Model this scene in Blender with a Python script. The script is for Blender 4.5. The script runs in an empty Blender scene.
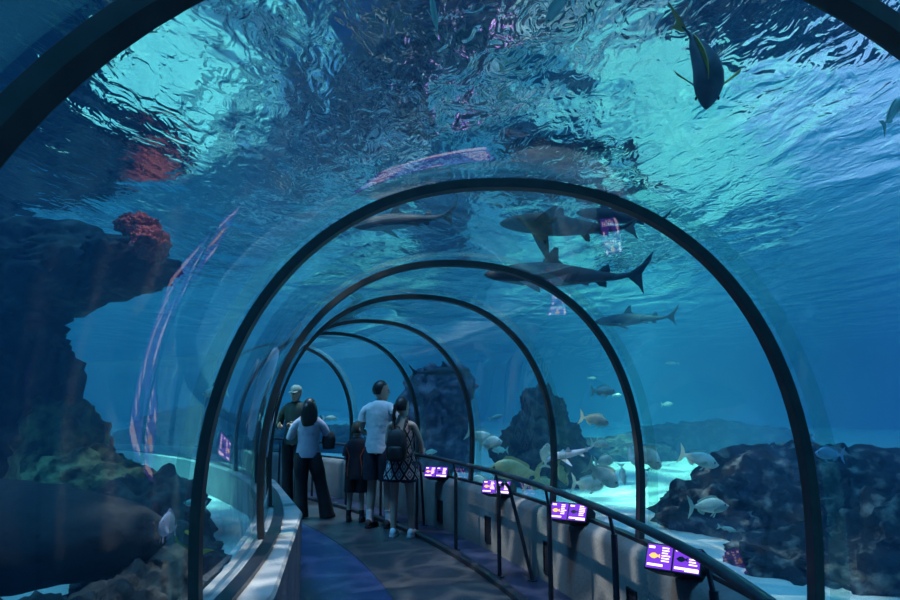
import bpy, bmesh, math, random
from mathutils import Vector, Matrix, Euler, noise

# ------------------------------------------------------------------ camera, world, lights, exposure
SC = bpy.context.scene
COL = SC.collection
PI = math.pi
H_CAM, PITCH, FPX = 1.55, 0.159, 655.0
cam_d = bpy.data.cameras.new('camera'); cam = bpy.data.objects.new('camera', cam_d); COL.objects.link(cam)
cam.location = (0, 0, H_CAM); cam.rotation_euler = (PI/2 + PITCH, 0, 0)
cam_d.sensor_width = 36; cam_d.lens = 36*FPX/900; cam_d.clip_start = .05; cam_d.clip_end = 200
SC.camera = cam
SC.view_settings.view_transform = 'Standard'; SC.view_settings.look = 'None'
SC.view_settings.exposure = 0.12; SC.view_settings.gamma = 1; SC.view_settings.use_curve_mapping = False
cy = SC.cycles
cy.max_bounces = 8; cy.diffuse_bounces = 2; cy.glossy_bounces = 4; cy.transmission_bounces = 4
cy.volume_bounces = 1; cy.transparent_max_bounces = 24
cy.caustics_reflective = False; cy.caustics_refractive = False
cy.sample_clamp_indirect = 4.0; cy.use_denoising = True
W = bpy.data.worlds.new('world'); SC.world = W; W.use_nodes = True
W.node_tree.nodes['Background'].inputs[0].default_value = (.05, .26, .60, 1)
W.node_tree.nodes['Background'].inputs[1].default_value = .55

def sun(name, rot, col, e, ang):
    d = bpy.data.lights.new(name, 'SUN'); d.energy = e; d.color = col; d.angle = ang
    o = bpy.data.objects.new(name, d); COL.objects.link(o); o.rotation_euler = rot; return o
sun('daylight', (math.radians(12), math.radians(-14), 0), (.11, .50, 1.0), 2.3, math.radians(12))
def spot(name, loc, aim, col, e, cone, blend=.6, r=.25, gobo=0, gs=14):
    d = bpy.data.lights.new(name, 'SPOT'); d.energy = e; d.color = col; d.spot_size = math.radians(cone); d.spot_blend = blend; d.shadow_soft_size = r
    o = bpy.data.objects.new(name, d); COL.objects.link(o); o.location = loc
    o.rotation_euler = (Vector(aim)-Vector(loc)).to_track_quat('-Z', 'Y').to_euler()
    if gobo:                                         # the rippled pattern moving water throws
        d.use_nodes = True; nt = d.node_tree; em = nt.nodes['Emission']
        tc = nt.nodes.new('ShaderNodeTexCoord'); nz = nt.nodes.new('ShaderNodeTexNoise'); nz.inputs['Scale'].default_value = gs*.5; nz.inputs['Detail'].default_value = 2
        mx = nt.nodes.new('ShaderNodeVectorMath'); mx.operation = 'MULTIPLY_ADD'; mx.inputs[1].default_value = (.07, .07, .07)
        vo = nt.nodes.new('ShaderNodeTexVoronoi'); vo.feature = 'DISTANCE_TO_EDGE'; vo.inputs['Scale'].default_value = gs
        mr = nt.nodes.new('ShaderNodeMapRange'); mr.inputs['From Min'].default_value = 0; mr.inputs['From Max'].default_value = .10
        mr.inputs['To Min'].default_value = gobo; mr.inputs['To Max'].default_value = .35; mr.interpolation_type = 'SMOOTHSTEP'
        nt.links.new(tc.outputs['Normal'], nz.inputs['Vector']); nt.links.new(nz.outputs['Color'], mx.inputs[0]); nt.links.new(tc.outputs['Normal'], mx.inputs[2])
        nt.links.new(mx.outputs[0], vo.inputs['Vector']); nt.links.new(vo.outputs['Distance'], mr.inputs['Value']); nt.links.new(mr.outputs[0], em.inputs['Strength'])
    return o
spot('tank_fill_light', (3.4, 8.0, 9.5), (3.6, 9.0, 0), (.38, 1.0, .82), 7600, 27, gobo=3, gs=10)  # teal tank spots are added, fixtures unseen, to brighten sand mirrored in the surface
spot('tank_fill_light', (5.0, 20.0, 10), (5.0, 21.5, 0), (.38, 1.0, .82), 13000, 42, gobo=3, gs=10)
spot('tank_fill_light', (-3.0, 19.0, 10), (-3.0, 20, 0), (.38, 1.0, .85), 9000, 36, gobo=3, gs=10)
spot('tank_fill_light', (5.4, 13.0, 9.5), (4.7, 13.5, 0), (.38, 1.0, .82), 6800, 34, gobo=3, gs=10)
spot('tank_fill_light', (-4.6, 9.0, 9.5), (-4.2, 9.2, 0), (.34, .95, .95), 8000, 30, gobo=3, gs=10)
spot('tank_fill_light', (7.5, 7.0, 9.5), (7.8, 8.0, 0), (.50, .45, 1.0), 5500, 50, r=.5)  # added violet spot, tints the water at the right edge
spot('coral_fill_light', (-2.2, 4.6, 5.2), (-2.5, 5.3, 2.75), (1.0, .85, .80), 110, 16, r=.05)  # added white spot to bring out the red of the coral
spot('path_fill_light', (-.6, 3.0, 8.0), (-.9, 4.0, 0), (1.0, .93, .95), 1100, 19, r=.05, gobo=4, gs=19)  # path spots are added above the water to whiten ledge and visitors
spot('path_fill_light', (-3.4, 4.4, 7.5), (1.2, 5.9, .2), (1.0, .95, .92), 1100, 30, r=.05, gobo=4, gs=15)  # added from the left to brighten the right parapet
spot('path_fill_light', (.4, 7.2, 8.5), (-.6, 7.6, 0), (.95, .88, 1.0), 720, 30, r=.05, gobo=2.2, gs=15)
spot('path_fill_light', (-1.9, 10.6, 8.5), (-2.2, 10.6, 0), (.80, .90, 1.0), 3600, 26, gobo=2.2, gs=13)

# ------------------------------------------------------------------ helpers
CX, CY, RR = -13.486, 1.964, 13.76
def P(phi, off, z=0):
    off -= min(.26, 1.1*max(0, .055-phi))            # the tunnel straightens a little behind the second arch
    return Vector((CX + (RR+off)*math.cos(phi), CY + (RR+off)*math.sin(phi), z))
def at(px, py, Y):                                   # the point at depth Y that the lens sees at this pixel
    u = (300-py)/FPX; x = (px-450)/FPX
    dy = math.cos(PITCH) - u*math.sin(PITCH); dz = math.sin(PITCH) + u*math.cos(PITCH)
    t = Y/dy
    return Vector((x*t, Y, H_CAM + dz*t))

def tag(o, label=None, cat=None, group=None, kind=None):
    for k, v in (('label', label), ('category', cat), ('group', group), ('kind', kind)):
        if v: o[k] = v
    return o
def empty(name, loc=(0, 0, 0), rz=0, label=None, cat=None, group=None):
    o = bpy.data.objects.new(name, None); COL.objects.link(o); o.location = loc; o.rotation_euler = (0, 0, rz)
    o.empty_display_size = .1
    return tag(o, label, cat, group)

class MB:
    def __init__(s): s.v = []; s.f = []; s.m = []; s.mi = 0
    def add(s, vs, fs):
        n = len(s.v); s.v += [Vector(v) for v in vs]
        for f in fs: s.f.append([i+n for i in f]); s.m.append(s.mi)
    def box(s, c, d, M=None):
        x, y, z = [q/2 for q in d]; c = Vector(c)
        vs = [Vector((a*x, b*y, e*z)) for a in (-1, 1) for b in (-1, 1) for e in (-1, 1)]
        vs = [(M @ v if M else v) + c for v in vs]
        s.add(vs, [(0,1,3,2), (4,6,7,5), (0,4,5,1), (2,3,7,6), (0,2,6,4), (1,5,7,3)])
    def loft(s, rings, cap=True, closed=True):
        n = len(rings[0]); vs = [v for r in rings for v in r]; fs = []
        for i in range(len(rings)-1):
            for j in range(n if closed else n-1):
                k = (j+1) % n
                fs.append((i*n+j, i*n+k, (i+1)*n+k, (i+1)*n+j))
        if cap: fs += [tuple(range(n-1, -1, -1)), tuple((len(rings)-1)*n+j for j in range(n))]
        s.add(vs, fs)
    def tube(s, pts, r, seg=10, cap=True):
        pts = [Vector(p) for p in pts]; rs = r if isinstance(r, (list, tuple)) else [r]*len(pts)
        rings = []; up = None
        for i, p in enumerate(pts):
            t = (pts[min(i+1, len(pts)-1)] - pts[max(i-1, 0)]).normalized()
            if up is None: up = Vector((0, 0, 1)) if abs(t.z) < .9 else Vector((1, 0, 0))
            a = t.cross(up).normalized(); up = a.cross(t).normalized()
            rings.append([p + (a*math.cos(q) + up*math.sin(q))*rs[i] for q in (2*PI*k/seg for k in range(seg))])
        s.loft(rings, cap)
    def sweep(s, prof, p0, p1, n, cap=True, closed=True):
        s.loft([[P(p0 + (p1-p0)*i/n, o, z) for o, z in prof] for i in range(n+1)], cap, closed)
    def ell(s, c, r, M=None, nu=16, nv=10):
        c = Vector(c); rings = []
        for i in range(nv+1):
            t = PI*i/nv
            rings.append([])
            for j in range(nu):
                a = 2*PI*j/nu; q = Vector((r[0]*math.sin(t)*math.cos(a), r[1]*math.sin(t)*math.sin(a), r[2]*math.cos(t)))
                rings[-1].append((M @ q if M else q) + c)
        s.loft(rings, False)
    def build(s, name, mats, parent=None, smooth=True, fix=True, sub=0, bevel=0, weld=True):
        me = bpy.data.meshes.new(name); me.from_pydata([tuple(v) for v in s.v], [], s.f)
        for m in (mats if isinstance(mats, (list, tuple)) else [mats]): me.materials.append(m)
        me.polygons.foreach_set('material_index', s.m)
        bm = bmesh.new(); bm.from_mesh(me)
        if weld: bmesh.ops.remove_doubles(bm, verts=bm.verts, dist=1e-5)
        if fix: bmesh.ops.recalc_face_normals(bm, faces=bm.faces)
        bm.to_mesh(me); bm.free()
        if smooth:
            me.polygons.foreach_set('use_smooth', [True]*len(me.polygons))
            me.set_sharp_from_angle(angle=math.radians(40))
        o = bpy.data.objects.new(name, me); COL.objects.link(o)
        if parent: o.parent = parent
        if bevel:
            b = o.modifiers.new('b', 'BEVEL'); b.width = bevel; b.segments = 2; b.limit_method = 'ANGLE'
        if sub:
            b = o.modifiers.new('s', 'SUBSURF'); b.levels = b.render_levels = sub
        return o

# ------------------------------------------------------------------ materials
def newmat(name):
    m = bpy.data.materials.new(name); m.use_nodes = True
    nt = m.node_tree; nt.nodes.clear(); out = nt.nodes.new('ShaderNodeOutputMaterial')
    return m, nt, out
def N(nt, t, **kw):
    n = nt.nodes.new(t)
    for k, v in kw.items():
        if k.startswith('i_'):
            key = k[2:]; key = int(key) if key.isdigit() else key.replace('_', ' ')
            n.inputs[key].default_value = v
        else: setattr(n, k, v)
    return n
def L(nt, a, ao, b, bi): nt.links.new(a.outputs[ao], b.inputs[bi])
def pbr(name, c1, c2=None, rough=.5, metal=0, scale=8, bump=0, bscale=None, spec=.5, detail=6, lo=.35, hi=.65, stretch=None, coat=0):
    m, nt, out = newmat(name)
    b = N(nt, 'ShaderNodeBsdfPrincipled'); b.inputs['Roughness'].default_value = rough; b.inputs['Metallic'].default_value = metal
    b.inputs['Specular IOR Level'].default_value = spec; b.inputs['Coat Weight'].default_value = coat
    L(nt, b, 0, out, 0)
    c2 = c2 or tuple(x*.8 for x in c1)
    tc = N(nt, 'ShaderNodeTexCoord'); mp = N(nt, 'ShaderNodeMapping'); L(nt, tc, 'Object', mp, 0)
    if stretch: mp.inputs['Scale'].default_value = stretch
    no = N(nt, 'ShaderNodeTexNoise'); no.inputs['Scale'].default_value = scale; no.inputs['Detail'].default_value = detail
    L(nt, mp, 0, no, 'Vector')
    r = N(nt, 'ShaderNodeValToRGB'); r.color_ramp.elements[0].position = lo; r.color_ramp.elements[1].position = hi
    r.color_ramp.elements[0].color = (*c1, 1); r.color_ramp.elements[1].color = (*c2, 1)
    L(nt, no, 'Fac', r, 0); L(nt, r, 0, b, 'Base Color')
    if bump:
        n2 = N(nt, 'ShaderNodeTexNoise'); n2.inputs['Scale'].default_value = bscale or scale*3; n2.inputs['Detail'].default_value = 8
        L(nt, mp, 0, n2, 'Vector')
        bp = N(nt, 'ShaderNodeBump'); bp.inputs['Strength'].default_value = bump; bp.inputs['Distance'].default_value = .05
        L(nt, n2, 'Fac', bp, 'Height'); L(nt, bp, 0, b, 'Normal')
    return m
def emis(name, col, e):
    m, nt, out = newmat(name); x = N(nt, 'ShaderNodeEmission'); x.inputs[0].default_value = (*col, 1); x.inputs[1].default_value = e
    L(nt, x, 0, out, 0); return m

def mat_water_volume():
    m, nt, out = newmat('water_volume')
    s = N(nt, 'ShaderNodeVolumeScatter'); s.inputs['Color'].default_value = (.13, .40, .76, 1); s.inputs['Density'].default_value = .065
    s.inputs['Anisotropy'].default_value = .45
    a = N(nt, 'ShaderNodeVolumeAbsorption'); a.inputs['Color'].default_value = (.22, .70, .80, 1); a.inputs['Density'].default_value = .13
    ad = N(nt, 'ShaderNodeAddShader'); L(nt, s, 0, ad, 0); L(nt, a, 0, ad, 1); L(nt, ad, 0, out, 'Volume')
    return m
def mat_surface():
    m, nt, out = newmat('water_surface')
    tc = N(nt, 'ShaderNodeTexCoord')
    mp = N(nt, 'ShaderNodeMapping'); mp.inputs['Rotation'].default_value = (0, 0, .12); mp.inputs['Scale'].default_value = (1.6, .8, 1)
    L(nt, tc, 'Object', mp, 0)
    n1 = N(nt, 'ShaderNodeTexNoise', i_Scale=.95, i_Detail=1.6, i_Distortion=.8, i_Roughness=.45); L(nt, mp, 0, n1, 'Vector')
    n2 = N(nt, 'ShaderNodeTexNoise', i_Scale=5.5, i_Detail=2.0, i_Distortion=1.2); L(nt, mp, 0, n2, 'Vector')
    mx = N(nt, 'ShaderNodeMath', operation='MULTIPLY_ADD'); mx.inputs[1].default_value = .15
    L(nt, n2, 'Fac', mx, 0); L(nt, n1, 'Fac', mx, 2)
    bp = N(nt, 'ShaderNodeBump', i_Strength=1.0, i_Distance=.062); L(nt, mx, 0, bp, 'Height')
    g = N(nt, 'ShaderNodeBsdfGlossy', i_Roughness=.02); g.inputs[0].default_value = (1, 1, 1, 1)
    t = N(nt, 'ShaderNodeBsdfTransparent')
    fr = N(nt, 'ShaderNodeFresnel', i_IOR=1.33)
    for x in (g, fr): L(nt, bp, 0, x, 'Normal')
    mi = N(nt, 'ShaderNodeMixShader'); L(nt, fr, 0, mi, 0); L(nt, t, 0, mi, 1); L(nt, g, 0, mi, 2)
    L(nt, mi, 0, out, 0)
    return m
def mat_acrylic():
    m, nt, out = newmat('acrylic')
    tc = N(nt, 'ShaderNodeTexCoord')
    n1 = N(nt, 'ShaderNodeTexNoise', i_Scale=1.1, i_Detail=0.0); L(nt, tc, 'Object', n1, 'Vector')
    bp = N(nt, 'ShaderNodeBump', i_Strength=.5, i_Distance=.012); L(nt, n1, 'Fac', bp, 'Height')
    g = N(nt, 'ShaderNodeBsdfGlossy', i_Roughness=.01)
    t = N(nt, 'ShaderNodeBsdfTransparent'); t.inputs[0].default_value = (.93, .97, .97, 1)
    fr = N(nt, 'ShaderNodeFresnel')                  # the sheet reflects the same from either face
    ge = N(nt, 'ShaderNodeNewGeometry'); mr = N(nt, 'ShaderNodeMapRange'); mr.inputs['To Min'].default_value = 1.42; mr.inputs['To Max'].default_value = 1/1.42
    L(nt, ge, 'Backfacing', mr, 'Value'); L(nt, mr, 0, fr, 'IOR')
    for x in (g, fr): L(nt, bp, 0, x, 'Normal')
    mi = N(nt, 'ShaderNodeMixShader'); L(nt, fr, 0, mi, 0); L(nt, t, 0, mi, 1); L(nt, g, 0, mi, 2)
    L(nt, mi, 0, out, 0)
    return m
def mat_dress():
    # white lozenges with dark centres on black cloth
    m, nt, out = newmat('diamond_print'); b = N(nt, 'ShaderNodeBsdfPrincipled', i_Roughness=.85); L(nt, b, 0, out, 0)
    tc = N(nt, 'ShaderNodeTexCoord'); sp = N(nt, 'ShaderNodeSeparateXYZ'); L(nt, tc, 'Object', sp, 0)
    at2 = N(nt, 'ShaderNodeMath', operation='ARCTAN2'); L(nt, sp, 'Y', at2, 0); L(nt, sp, 'X', at2, 1)
    def tri(src, k, ph=0):
        a = N(nt, 'ShaderNodeMath', operation='MULTIPLY_ADD'); a.inputs[1].default_value = k; a.inputs[2].default_value = ph; nt.links.new(src, a.inputs[0])
        p = N(nt, 'ShaderNodeMath', operation='PINGPONG'); p.inputs[1].default_value = 1; L(nt, a, 0, p, 0); return p
    u = tri(at2.outputs[0], 9/PI, 20); v = tri(sp.outputs['Z'], 11.0, 0)
    ad = N(nt, 'ShaderNodeMath', operation='ADD'); L(nt, u, 0, ad, 0); L(nt, v, 0, ad, 1)
    pp = N(nt, 'ShaderNodeMath', operation='PINGPONG'); pp.inputs[1].default_value = 1; L(nt, ad, 0, pp, 0)
    r = N(nt, 'ShaderNodeValToRGB'); r.color_ramp.interpolation = 'CONSTANT'
    e = r.color_ramp.elements; e[0].position = 0; e[0].color = (.55, .53, .55, 1); e[1].position = .30; e[1].color = (.012, .012, .016, 1)
    x = e.new(.48); x.color = (.50, .48, .50, 1); x = e.new(.74); x.color = (.012, .012, .016, 1)
    L(nt, pp, 0, r, 0); L(nt, r, 0, b, 'Base Color'); return m
def mat_refraction_band():  # pale green tint imitates light refracted in thick acrylic
    m, nt, out = newmat('refraction_band'); t = N(nt, 'ShaderNodeBsdfTransparent'); t.inputs[0].default_value = (.86, .97, .95, 1)
    d = N(nt, 'ShaderNodeBsdfTranslucent'); d.inputs[0].default_value = (.55, .85, .78, 1)
    g = N(nt, 'ShaderNodeBsdfGlossy', i_Roughness=.15); m1 = N(nt, 'ShaderNodeMixShader'); m2 = N(nt, 'ShaderNodeMixShader')
    m1.inputs[0].default_value = .06; m2.inputs[0].default_value = .05
    L(nt, t, 0, m1, 1); L(nt, d, 0, m1, 2); L(nt, m1, 0, m2, 1); L(nt, g, 0, m2, 2); L(nt, m2, 0, out, 0); return m
M = dict(
    refr_band=mat_refraction_band(), water=mat_water_volume(), surface=mat_surface(), acrylic=mat_acrylic(),
    sand=pbr('sand', (.66, .66, .58), (.86, .84, .74), .95, scale=3, bump=.6, bscale=9, spec=.1),
    tank=pbr('tank_wall', (.008, .07, .13), (.012, .10, .17), .9, scale=.6, spec=.1),
    concrete=pbr('concrete', (.15, .15, .15), (.24, .235, .225), .8, scale=2.5, bump=.15, bscale=40, spec=.25),
    ledge=pbr('ledge', (.33, .33, .32), (.45, .45, .43), .75, scale=4, bump=.15, bscale=30, spec=.25),
    navy=pbr('navy_floor', (.018, .026, .062), (.026, .036, .08), .4, scale=6, bump=.08, bscale=60),
    blue=pbr('blue_floor', (.020, .038, .11), (.028, .055, .15), .35, scale=3, bump=.08, bscale=50),
    walk=pbr('walkway_rubber', (.030, .034, .042), (.045, .05, .06), .38, scale=9, bump=.1, bscale=80),
    blk=pbr('black_metal', (.012, .013, .02), (.02, .02, .028), .38, scale=20),
    rib=pbr('rib_metal', (.045, .045, .05), (.065, .062, .065), .38, metal=.2, scale=12),
    steel=pbr('steel', (.05, .06, .08), (.07, .085, .11), .32, metal=.7, scale=20),
    skin=pbr('skin', (.50, .33, .26), (.58, .40, .32), .55, scale=6), hair=pbr('black_hair', (.006, .006, .008), (.018, .016, .018), .45, scale=60, stretch=(1, 1, .1)),
    brownhair=pbr('brown_hair', (.10, .06, .04), (.17, .11, .07), .55, scale=60, stretch=(1, 1, .1)),
    whitecloth=pbr('white_cloth', (.66, .68, .70), (.78, .80, .82), .85, scale=5, bump=.3, bscale=9), blouse=pbr('lilac_cloth', (.50, .46, .56), (.62, .58, .66), .85, scale=5, bump=.3, bscale=10),
    blackcloth=pbr('black_cloth', (.010, .011, .014), (.02, .02, .026), .85, scale=8), navycloth=pbr('dark_navy_cloth', (.012, .014, .028), (.022, .024, .04), .85, scale=8),
    redcloth=pbr('red_cloth', (.45, .06, .04), (.5, .1, .05), .8, scale=8), greencloth=pbr('green_cloth', (.03, .05, .045), (.05, .08, .07), .85, scale=6), capcloth=pbr('cap_cloth', (.25, .32, .30), (.3, .38, .36), .8),
    denim=pbr('denim', (.03, .045, .08), (.05, .07, .12), .85, scale=20), packcloth=pbr('pack_cloth', (.010, .010, .013), (.018, .018, .022), .6, scale=10), dresscloth=mat_dress(),
    seal=pbr('clear_seal', (.10, .13, .14), (.14, .17, .18), .25, scale=20),
    rock=pbr('rock', (.035, .035, .035), (.16, .15, .12), .95, scale=5, bump=1, bscale=9, spec=.15, lo=.45, hi=.75),
    darkrock=pbr('dark_rock', (.025, .03, .035), (.05, .05, .05), .8, scale=3, bump=.4, bscale=14, spec=.2),
    greenrock=pbr('green_rock', (.05, .09, .05), (.45, .48, .22), .95, scale=7, bump=1, bscale=12, spec=.1, lo=.42, hi=.68),
    purplerock=pbr('purple_rock', (.07, .05, .08), (.30, .24, .28), .95, scale=4, bump=1, bscale=10, spec=.1, lo=.4, hi=.7),
    reef=pbr('reef_rock', (.022, .026, .03), (.30, .30, .27), .95, scale=6.5, bump=1, bscale=11, spec=.1, lo=.52, hi=.74),
    coral=pbr('red_coral', (.50, .07, .07), (.75, .20, .16), .9, scale=22, bump=1, bscale=30, spec=.1),
    silver=pbr('silver_scales', (.40, .62, .52), (.80, .95, .84), .4, metal=.05, scale=9, spec=.5),
    silver_fin=pbr('silver_fins', (.42, .66, .52), (.6, .8, .66), .5, scale=20),
    yellow=pbr('olive_scales', (.42, .44, .20), (.62, .62, .34), .45, metal=.1, scale=8),
    yellow_fin=pbr('olive_fins', (.5, .48, .2), (.6, .55, .25), .5, scale=20),
    teal=pbr('teal_scales', (.12, .45, .42), (.3, .65, .6), .4, metal=.2, scale=8),
    teal_fin=pbr('teal_fins', (.1, .4, .38), (.2, .5, .48), .5, scale=20),
    blueish=pbr('blue_scales', (.30, .42, .62), (.5, .62, .8), .4, metal=.2, scale=8),
    blueish_fin=pbr('blue_fins', (.25, .35, .55), (.35, .45, .65), .5, scale=20),
    yellowfin=pbr('slate_scales', (.10, .12, .14), (.16, .18, .20), .5, scale=14),
    yellowfin_fin=pbr('yellow_fins', (.85, .62, .10), (.60, .42, .10), .5, scale=10),
    shark=pbr('shark_skin', (.008, .014, .018), (.02, .028, .032), .7, scale=5),
    pale=pbr('pale_reflection', (.62, .60, .70), (.75, .74, .8), .6, scale=5),
    eye=pbr('eye', (.005, .005, .006), (.01, .01, .01), .15),
    scr=emis('display_purple', (.16, .04, .62), 1.3), scr_text=emis('display_text', (1, .72, .85), 2.0), scr_fish=emis('display_orange', (1, .45, .10), 1.8),
    dark=pbr('dark_paint', (.01, .012, .018), (.015, .018, .024), .7, scale=4),
)

# ------------------------------------------------------------------ tunnel profile
A_R, HC, TOP, EXP, LEAN = 1.246, 1.10, 2.5, 2.24, .056
def profile(grow=0, foot=.4, n=40):
    leg = [foot + (HC-foot)*k/9 for k in range(9)]
    bow = lambda z: A_R - LEAN*((HC-z)/(HC-.4))**1.6 + grow
    pts = [(bow(z), z) for z in leg]
    for i in range(n+1):
        t = PI*i/n; c, s = math.cos(t), math.sin(t)
        x = A_R*math.copysign(abs(c)**(2/EXP), c); z = HC + (TOP-HC)*abs(s)**(2/EXP)
        nx, nz = c*(TOP-HC), s*A_R; l = math.hypot(nx, nz)
        pts.append((x + grow*nx/l, z + grow*nz/l))
    pts += [(-bow(z), z) for z in leg[::-1]]
    return pts
PHI0, PHI1 = -.62, 1.30
ARCH = [-.058, .056, .1745, .278, .4115, .518, .662]
SURF = 3.3
BX0, BX1, BY0, BY1 = -26, 22, -9, 34

# the water body: a box with the tunnel cut out of it
def water_body():
    b = MB()
    prof = profile(.07, -.4, 24)
    n = 60
    b.loft([[P(PHI0-.01 + (PHI1-PHI0+.02)*i/n, o, z) for o, z in prof] for i in range(n+1)], True)
    tun = b.build('water', M['water'], None, smooth=False)
    # tunnel skin must face into the tunnel (out of the water)
    bm = bmesh.new(); bm.from_mesh(tun.data)
    bmesh.ops.recalc_face_normals(bm, faces=bm.faces); bmesh.ops.reverse_faces(bm, faces=bm.faces)
    x0, x1, y0, y1, z0, z1 = BX0, BX1, BY0, BY1, -1.2, SURF+.02
    vs = [bm.verts.new(v) for v in [(x0,y0,z0),(x1,y0,z0),(x1,y1,z0),(x0,y1,z0),(x0,y0,z1),(x1,y0,z1),(x1,y1,z1),(x0,y1,z1)]]
    for f in [(0,3,2,1),(4,5,6,7),(0,1,5,4),(1,2,6,5),(2,3,7,6),(3,0,4,7)]: bm.faces.new([vs[i] for i in f])
    bm.to_mesh(tun.data); bm.free()
    tun['kind'] = 'structure'
    return tun
water_body()

b = MB(); b.add([(BX0, BY0, SURF), (BX1, BY0, SURF), (BX1, BY1, SURF), (BX0, BY1, SURF)], [(0, 1, 2, 3)])
tag(b.build('water_surface', M['surface'], smooth=False, fix=False), kind='structure')

def sand_z(x, y):
    return .38 + .16*noise.noise(Vector((x*.35, y*.35, 3))) + .05*noise.noise(Vector((x*1.1, y*1.1, 7)))
def seabed():
    b = MB()
    def patch(r0, r1, nr, a0, a1, na):
        vs = []; fs = []
        for i in range(nr+1):
            r = r0 + (r1-r0)*i/nr
            for j in range(na+1):
                a = a0 + (a1-a0)*j/na; x, y = CX + r*math.cos(a), CY + r*math.sin(a)
                vs.append((x, y, sand_z(x, y)))
        for i in range(nr):
            for j in range(na):
                k = i*(na+1)+j; fs.append((k, k+1, k+na+2, k+na+1))
        b.add(vs, fs)
    patch(.1, RR-A_R-.02, 50, 0, 2*PI, 200)
    patch(RR+A_R+.02, 45, 90, 0, 2*PI, 240)
    patch(RR-A_R-.02, RR+A_R+.02, 6, PHI1+.02, PHI0-.02+2*PI, 160)
    return tag(b.build('seabed', M['sand']), kind='structure')
seabed()
for nm, vs in (('wall_left', [(BX0, BY0), (BX0, BY1)]), ('wall_far', [(BX0, BY1), (BX1, BY1)]),
               ('wall_right', [(BX1, BY1), (BX1, BY0)]), ('wall_near', [(BX1, BY0), (BX0, BY0)])):
    (x0, y0), (x1, y1) = vs; b = MB()
    b.add([(x0, y0, -1.2), (x1, y1, -1.2), (x1, y1, SURF+.3), (x0, y0, SURF+.3)], [(0, 1, 2, 3)])
    tag(b.build(nm, M['tank'], smooth=False), kind='structure')

# acrylic panes, one per bay
edges = [PHI0] + [-.42, -.30, -.185] + ARCH + [.785, .905, 1.03, 1.16, PHI1]
for i in range(len(edges)-1):
    b = MB(); prof = profile(0, .5, 48)
    b.loft([[P(edges[i] + (edges[i+1]-edges[i])*k/8, o, z) for o, z in prof] for k in range(9)], False, False)
    o = b.build('window_%d' % (i+1), M['acrylic'], fix=False, weld=False)
    me = o.data; me.flip_normals()
    tag(o, kind='structure')

# floor
def strip(name, prof, mat, p0=PHI0, p1=PHI1, n=110, kind='structure', **k):
    b = MB(); b.sweep(prof, p0, p1, n); return tag(b.build(name, mat, **k), kind=kind)
strip('floor', [(-1.3, -.2), (-1.3, 0), (1.3, 0), (1.3, -.2)], M['dark'])
strip('floor_blue', [(-1.2, 0), (-1.2, .004), (-.24, .004), (-.24, 0)], M['blue'])
strip('floor_walkway', [(-.24, 0), (-.24, .010), (.68, .010), (.68, 0)], M['walk'])
strip('trim_1', [(.68, 0), (.68, .05), (.70, .065), (.745, .065), (.76, .05), (.76, 0)], M['blk'])
strip('floor_navy', [(.76, 0), (.76, .03), (1.2, .03), (1.2, 0)], M['navy'])
strip('wall_parapet_right', [(1.12, 0), (1.12, .57), (1.14, .62), (1.19, .65), (1.31, .65), (1.31, 0)], M['concrete'])
strip('trim_2', [(1.19, .64), (1.19, .675), (1.235, .675), (1.235, .64)], M['blk'])
b = MB(); rings = []                                  # built in straight lengths that meet at angles
STEP, KN = .176, .2557
for i in range(221):
    p = KN + STEP*((PHI0-KN)/STEP + (PHI1-PHI0)/STEP*i/220)
    m = KN + STEP*(math.floor((p-KN)/STEP+1e-9)+.5)
    f = 12.776*math.cos(STEP/2)/math.cos(p-m) - RR
    rings.append([P(p, o, z) for o, z in ((f, 0), (f, .735), (f-.015, .75), (-1.31, .75), (-1.31, 0))])
b.loft(rings); tag(b.build('wall_parapet_left', M['ledge']), kind='structure')
strip('trim_3', [(-1.13, .745), (-1.13, .775), (-1.20, .775), (-1.20, .745)], M['blk'])

# ribs
WHERE = ['nearest of all, crossing the top corners of the view', 'second from the camera, the widest whole arch', 'third from the camera, its foot by the third screen',
         'fourth from the camera', 'fifth from the camera, right of the couple', 'sixth, just behind the couple', 'farthest seen, above the boy', 'behind the camera']
for i, a in enumerate(ARCH):
    Q = (lambda p, o, z: P(p + .0145*(o*.97+.12) - .002, o*.97+.12, z)) if i == 0 else P   # the nearest one stands a little askew
    b = MB(); w = .0020
    p_in, p_out = profile(-.022, .66 if i != 7 else .8, 48), profile(.018, .66 if i != 7 else .8, 48)
    rings = []
    for k, ((o1, z1), (o2, z2)) in enumerate(zip(p_in, p_out)):
        if o1 < -1 and z1 < .76: z1 = z2 = .76 - .001*(k % 9)
        rings.append([Q(a-w, o1, z1), Q(a+w, o1, z1), Q(a+w, o2, z2), Q(a-w, o2, z2)])
    b.loft(rings)
    o = b.build('arch_rib', M['rib'], bevel=.006)
    tag(o, 'black metal tunnel arch, ' + WHERE[i], 'arch', 'arches of the glass tunnel')
    b = MB()                                          # clear silicone joint beside the metal
    q1, q2 = profile(-.003, .7, 48), profile(.012, .7, 48)
    rings = []
    for (o1, z1), (o2, z2) in zip(q1, q2):
        rings.append([Q(a+w, o1, max(z1, .76)), Q(a+w*1.9, o1, max(z1, .76)), Q(a+w*1.9, o2, max(z2, .76)), Q(a+w, o2, max(z2, .76))])
    b.loft(rings); b.build('seal', M['seal'], o)
    b = MB(); q1 = [(x, max(z, .76)) for x, z in profile(.03, .7, 48)]; q2 = [(x, max(z, .76)) for x, z in profile(.045, .7, 48)]
    b.loft([[Q(a-.0105, *q1[k]), Q(a-w*1.5, *q1[k]), Q(a-w*1.5, *q2[k]), Q(a-.0105, *q2[k])] for k in range(len(q1))])
    b.build('refraction_band', M['refr_band'], o)  # added shell, its pale band imitates refraction at the acrylic joint

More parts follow.
